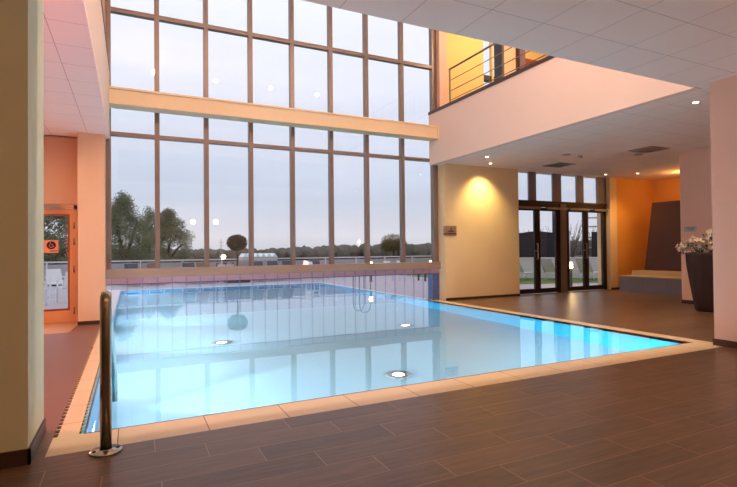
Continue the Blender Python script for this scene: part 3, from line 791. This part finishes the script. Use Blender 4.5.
# ------------------------------------------------------------------ lights
def light(kind, name, loc, power, col, size=.1, aim=None, angle=60, blend=.6, sx=None, sy=None):
    d = bpy.data.lights.new(name, kind); d.energy = power*S*S; d.color = lin(col) if max(col) > 1 else col
    if kind == 'SPOT': d.spot_size = math.radians(angle); d.spot_blend = blend; d.shadow_soft_size = size
    elif kind == 'AREA':
        d.shape = 'RECTANGLE'; d.size = (sx or size)*S; d.size_y = (sy or size)*S
    else: d.shadow_soft_size = size
    o = bpy.data.objects.new(name, d); C.objects.link(o); o.location = loc
    if aim is not None:
        o.rotation_euler = (Vector(aim)-Vector(loc)).to_track_quat('-Z','Y').to_euler()
    return o
WARM = (255, 220, 176); PINK = (255, 229, 212); AMB = (255, 190, 110)
# downlights seen in the low ceiling, then added ones
light('SPOT','ceiling_spot',(8.79,10.61,CZ-.03),60,WARM,.05,(8.9,10.8,0),70)
light('SPOT','ceiling_spot',(9.56,11.45,CZ-.03),300,(255,226,150),.05,(9.6,11.72,0.6),112,1)
light('SPOT','ceiling_spot',(14.73,11.56,CZ-.03),110,WARM,.05,(14.73,11.6,0),80)
light('SPOT','ceiling_spot',(15.53,10.95,CZ-.03),140,AMB,.05,(15.7,11.3,0),110,.9)
light('SPOT','ceiling_spot',(8.88,5.15,CZ-.03),120,WARM,.05,(8.9,5.1,0),90)
light('SPOT','ceiling_spot',(11.0,7.0,CZ-.03),160,WARM,.05,(11.0,7.0,0),100,.8)  # added ceiling spot, no fitting modelled here
light('SPOT','ceiling_spot',(12.0,5.0,CZ-.03),130,WARM,.05,(12.0,5.0,0),100,.8)  # another added spot, out of view on the right
light('POINT','alcove_glow',(16.6,10.0,3.75),34,AMB,.12)
# unseen points added as fill, with a pair of lamps mirrored in the window
for x, y, z, p, c in ((-1.6,5.3,1.8,85,(255,152,152)),(-2.6,10.2,1.6,50,(255,196,170)),(2.93,-2.5,3.06,30,(255,224,176)),(4.09,-2.5,3.08,30,(255,224,176)),(-1.2,.3,2.0,26,(255,206,140)),(4.6,-3.2,1.2,60,(255,208,176)),(7.6,2.0,.9,16,(255,196,170)),(12.0,-1.5,2.0,60,(255,196,150)),(13.0,10.2,1.6,0,WARM)):
    if p: light('POINT','unseen_fill',(x,y,z),p,c,.12)
for x, y in ((2.6,2.7),(5.4,2.7),(5.0,.4),(11,2.2),(-1.2,7.2),(-1.2,9.8)):
    light('SPOT','ceiling_spot',(x,y,CZ-.03),75,WARM,.06,(x,y,0),120,.9)  # spots added without fittings, warming the floor
light('SPOT','door_bay_fill',(-1.6,10.9,CZ-.03),50,(255,214,170),.06,(-1.4,12.0,0),130,.9)  # hidden spot added to light the door wall
# atrium lamps on the gallery edge, above the camera's view
for x in (.8, 3.0, 5.2, 7.2):
    light('POINT','atrium_lamp',(x,4.9,8.2),275,PINK,.06)
light('POINT','gallery_lamp',(9.8,10.2,8.3),150,(255,226,180),.1)
light('POINT','gallery_lamp',(12.5,8.2,8.3),110,(255,226,180),.1)
# pool side lamps in the left wall; unseen fills added on left and front
for y in (6.85, 9.95, 13.0, 18.5):
    light('SPOT','pool_side_lamp',(X0+.05,y,PD+.30),760,(215,238,255),.04,(4.5,y+.1,PD),52,.6)
for y in (5.6, 8.4, 11.2, 14.2, 17.4, 20.4):
    light('AREA','pool_fill',(X0+.02,y,-.75),(58 if y < 6 else 100),(222,232,242),aim=(3,y,-.95),sx=.5,sy=.3)
for x, p in ((1.2,6),(3.8,30),(5.6,80),(7.2,95)):
    light('AREA','pool_fill',(x,Y0+.02,-.75),p,(222,232,242),aim=(x,9,-1.0),sx=.5,sy=.3)
light('POINT','bollard_glow',(15.2,13.55,1.15),25,(255,200,120),.08)

# ------------------------------------------------------------------ sky
w = bpy.data.worlds.new('evening_sky'); bpy.context.scene.world = w; w.use_nodes = True
nt = w.node_tree; g = G(nt); bg = nt.nodes['Background']
tc = nt.nodes.new('ShaderNodeTexCoord'); sx = nt.nodes.new('ShaderNodeSeparateXYZ'); nt.links.new(tc.outputs['Generated'], sx.inputs[0])
ramp = nt.nodes.new('ShaderNodeValToRGB'); nt.links.new(sx.outputs[2], ramp.inputs[0])
el = ramp.color_ramp.elements
el[0].position = 0; el[0].color = (*lin((198,198,204)), 1)
el[1].position = 1; el[1].color = (*lin((226,230,240)), 1)
for p, c in ((.03,(212,210,216)), (.10,(196,203,216)), (.17,(202,210,224)), (.30,(222,226,238)), (.45,(236,238,246))):
    e = el.new(p); e.color = (*lin(c), 1)
mp = nt.nodes.new('ShaderNodeMapping'); mp.inputs['Scale'].default_value = (1.2,1.2,9); nt.links.new(tc.outputs['Generated'], mp.inputs[0])
n = nt.nodes.new('ShaderNodeTexNoise'); n.inputs['Scale'].default_value = 2.2; n.inputs['Detail'].default_value = 5; nt.links.new(mp.outputs[0], n.inputs['Vector'])
k = g.m('ADD', .90, g.m('MULTIPLY', n.outputs['Fac'], .2))
cb = nt.nodes.new('ShaderNodeCombineColor')
for i in range(3): nt.links.new(k, cb.inputs[i])
nt.links.new(g.mix(1, ramp.outputs[0], cb.outputs[0], 'MULTIPLY'), bg.inputs[0]); bg.inputs[1].default_value = 1.18

# ------------------------------------------------------------------ to metres
for me in bpy.data.meshes: me.transform(Matrix.Scale(S, 4))
for o in C.objects:
    o.location = o.location*S

# ------------------------------------------------------------------ camera
yaw, pitch, roll, f = -.451964, .0133809, -.0099170, 489.115
def rot(a, i, j):
    m = Matrix.Identity(3); c, s = math.cos(a), math.sin(a); m[i][i] = c; m[j][j] = c; m[i][j] = -s; m[j][i] = s; return m
Rr = Matrix(((math.cos(roll),0,math.sin(roll)),(0,1,0),(-math.sin(roll),0,math.cos(roll))))
Rr.transpose(); Rr = Matrix(((math.cos(roll),0,-math.sin(roll)),(0,1,0),(math.sin(roll),0,math.cos(roll))))
R = rot(yaw,0,1) @ rot(pitch,1,2) @ Rr
right, fwd, up = (R @ Vector(v) for v in ((1,0,0),(0,1,0),(0,0,1)))
cam = bpy.data.cameras.new('camera'); co = bpy.data.objects.new('camera', cam); C.objects.link(co)
mw = Matrix((right, up, -fwd)).transposed().to_4x4(); mw.translation = Vector((0,0,1.5*S)); co.matrix_world = mw
cam.sensor_width = 36; cam.lens = f/737*36; cam.clip_end = 2000; cam.clip_start = .05
sc_ = bpy.context.scene; sc_.camera = co
vs = sc_.view_settings; vs.view_transform = 'Standard'; vs.look = 'None'; vs.gamma = 1; vs.exposure = .09; vs.use_curve_mapping = False
cy = sc_.cycles; cy.max_bounces = 10; cy.diffuse_bounces = 4; cy.glossy_bounces = 4; cy.transmission_bounces = 6; cy.transparent_max_bounces = 24
cy.use_denoising = True; cy.sample_clamp_indirect = 6; cy.blur_glossy = .5; cy.caustics_reflective = False
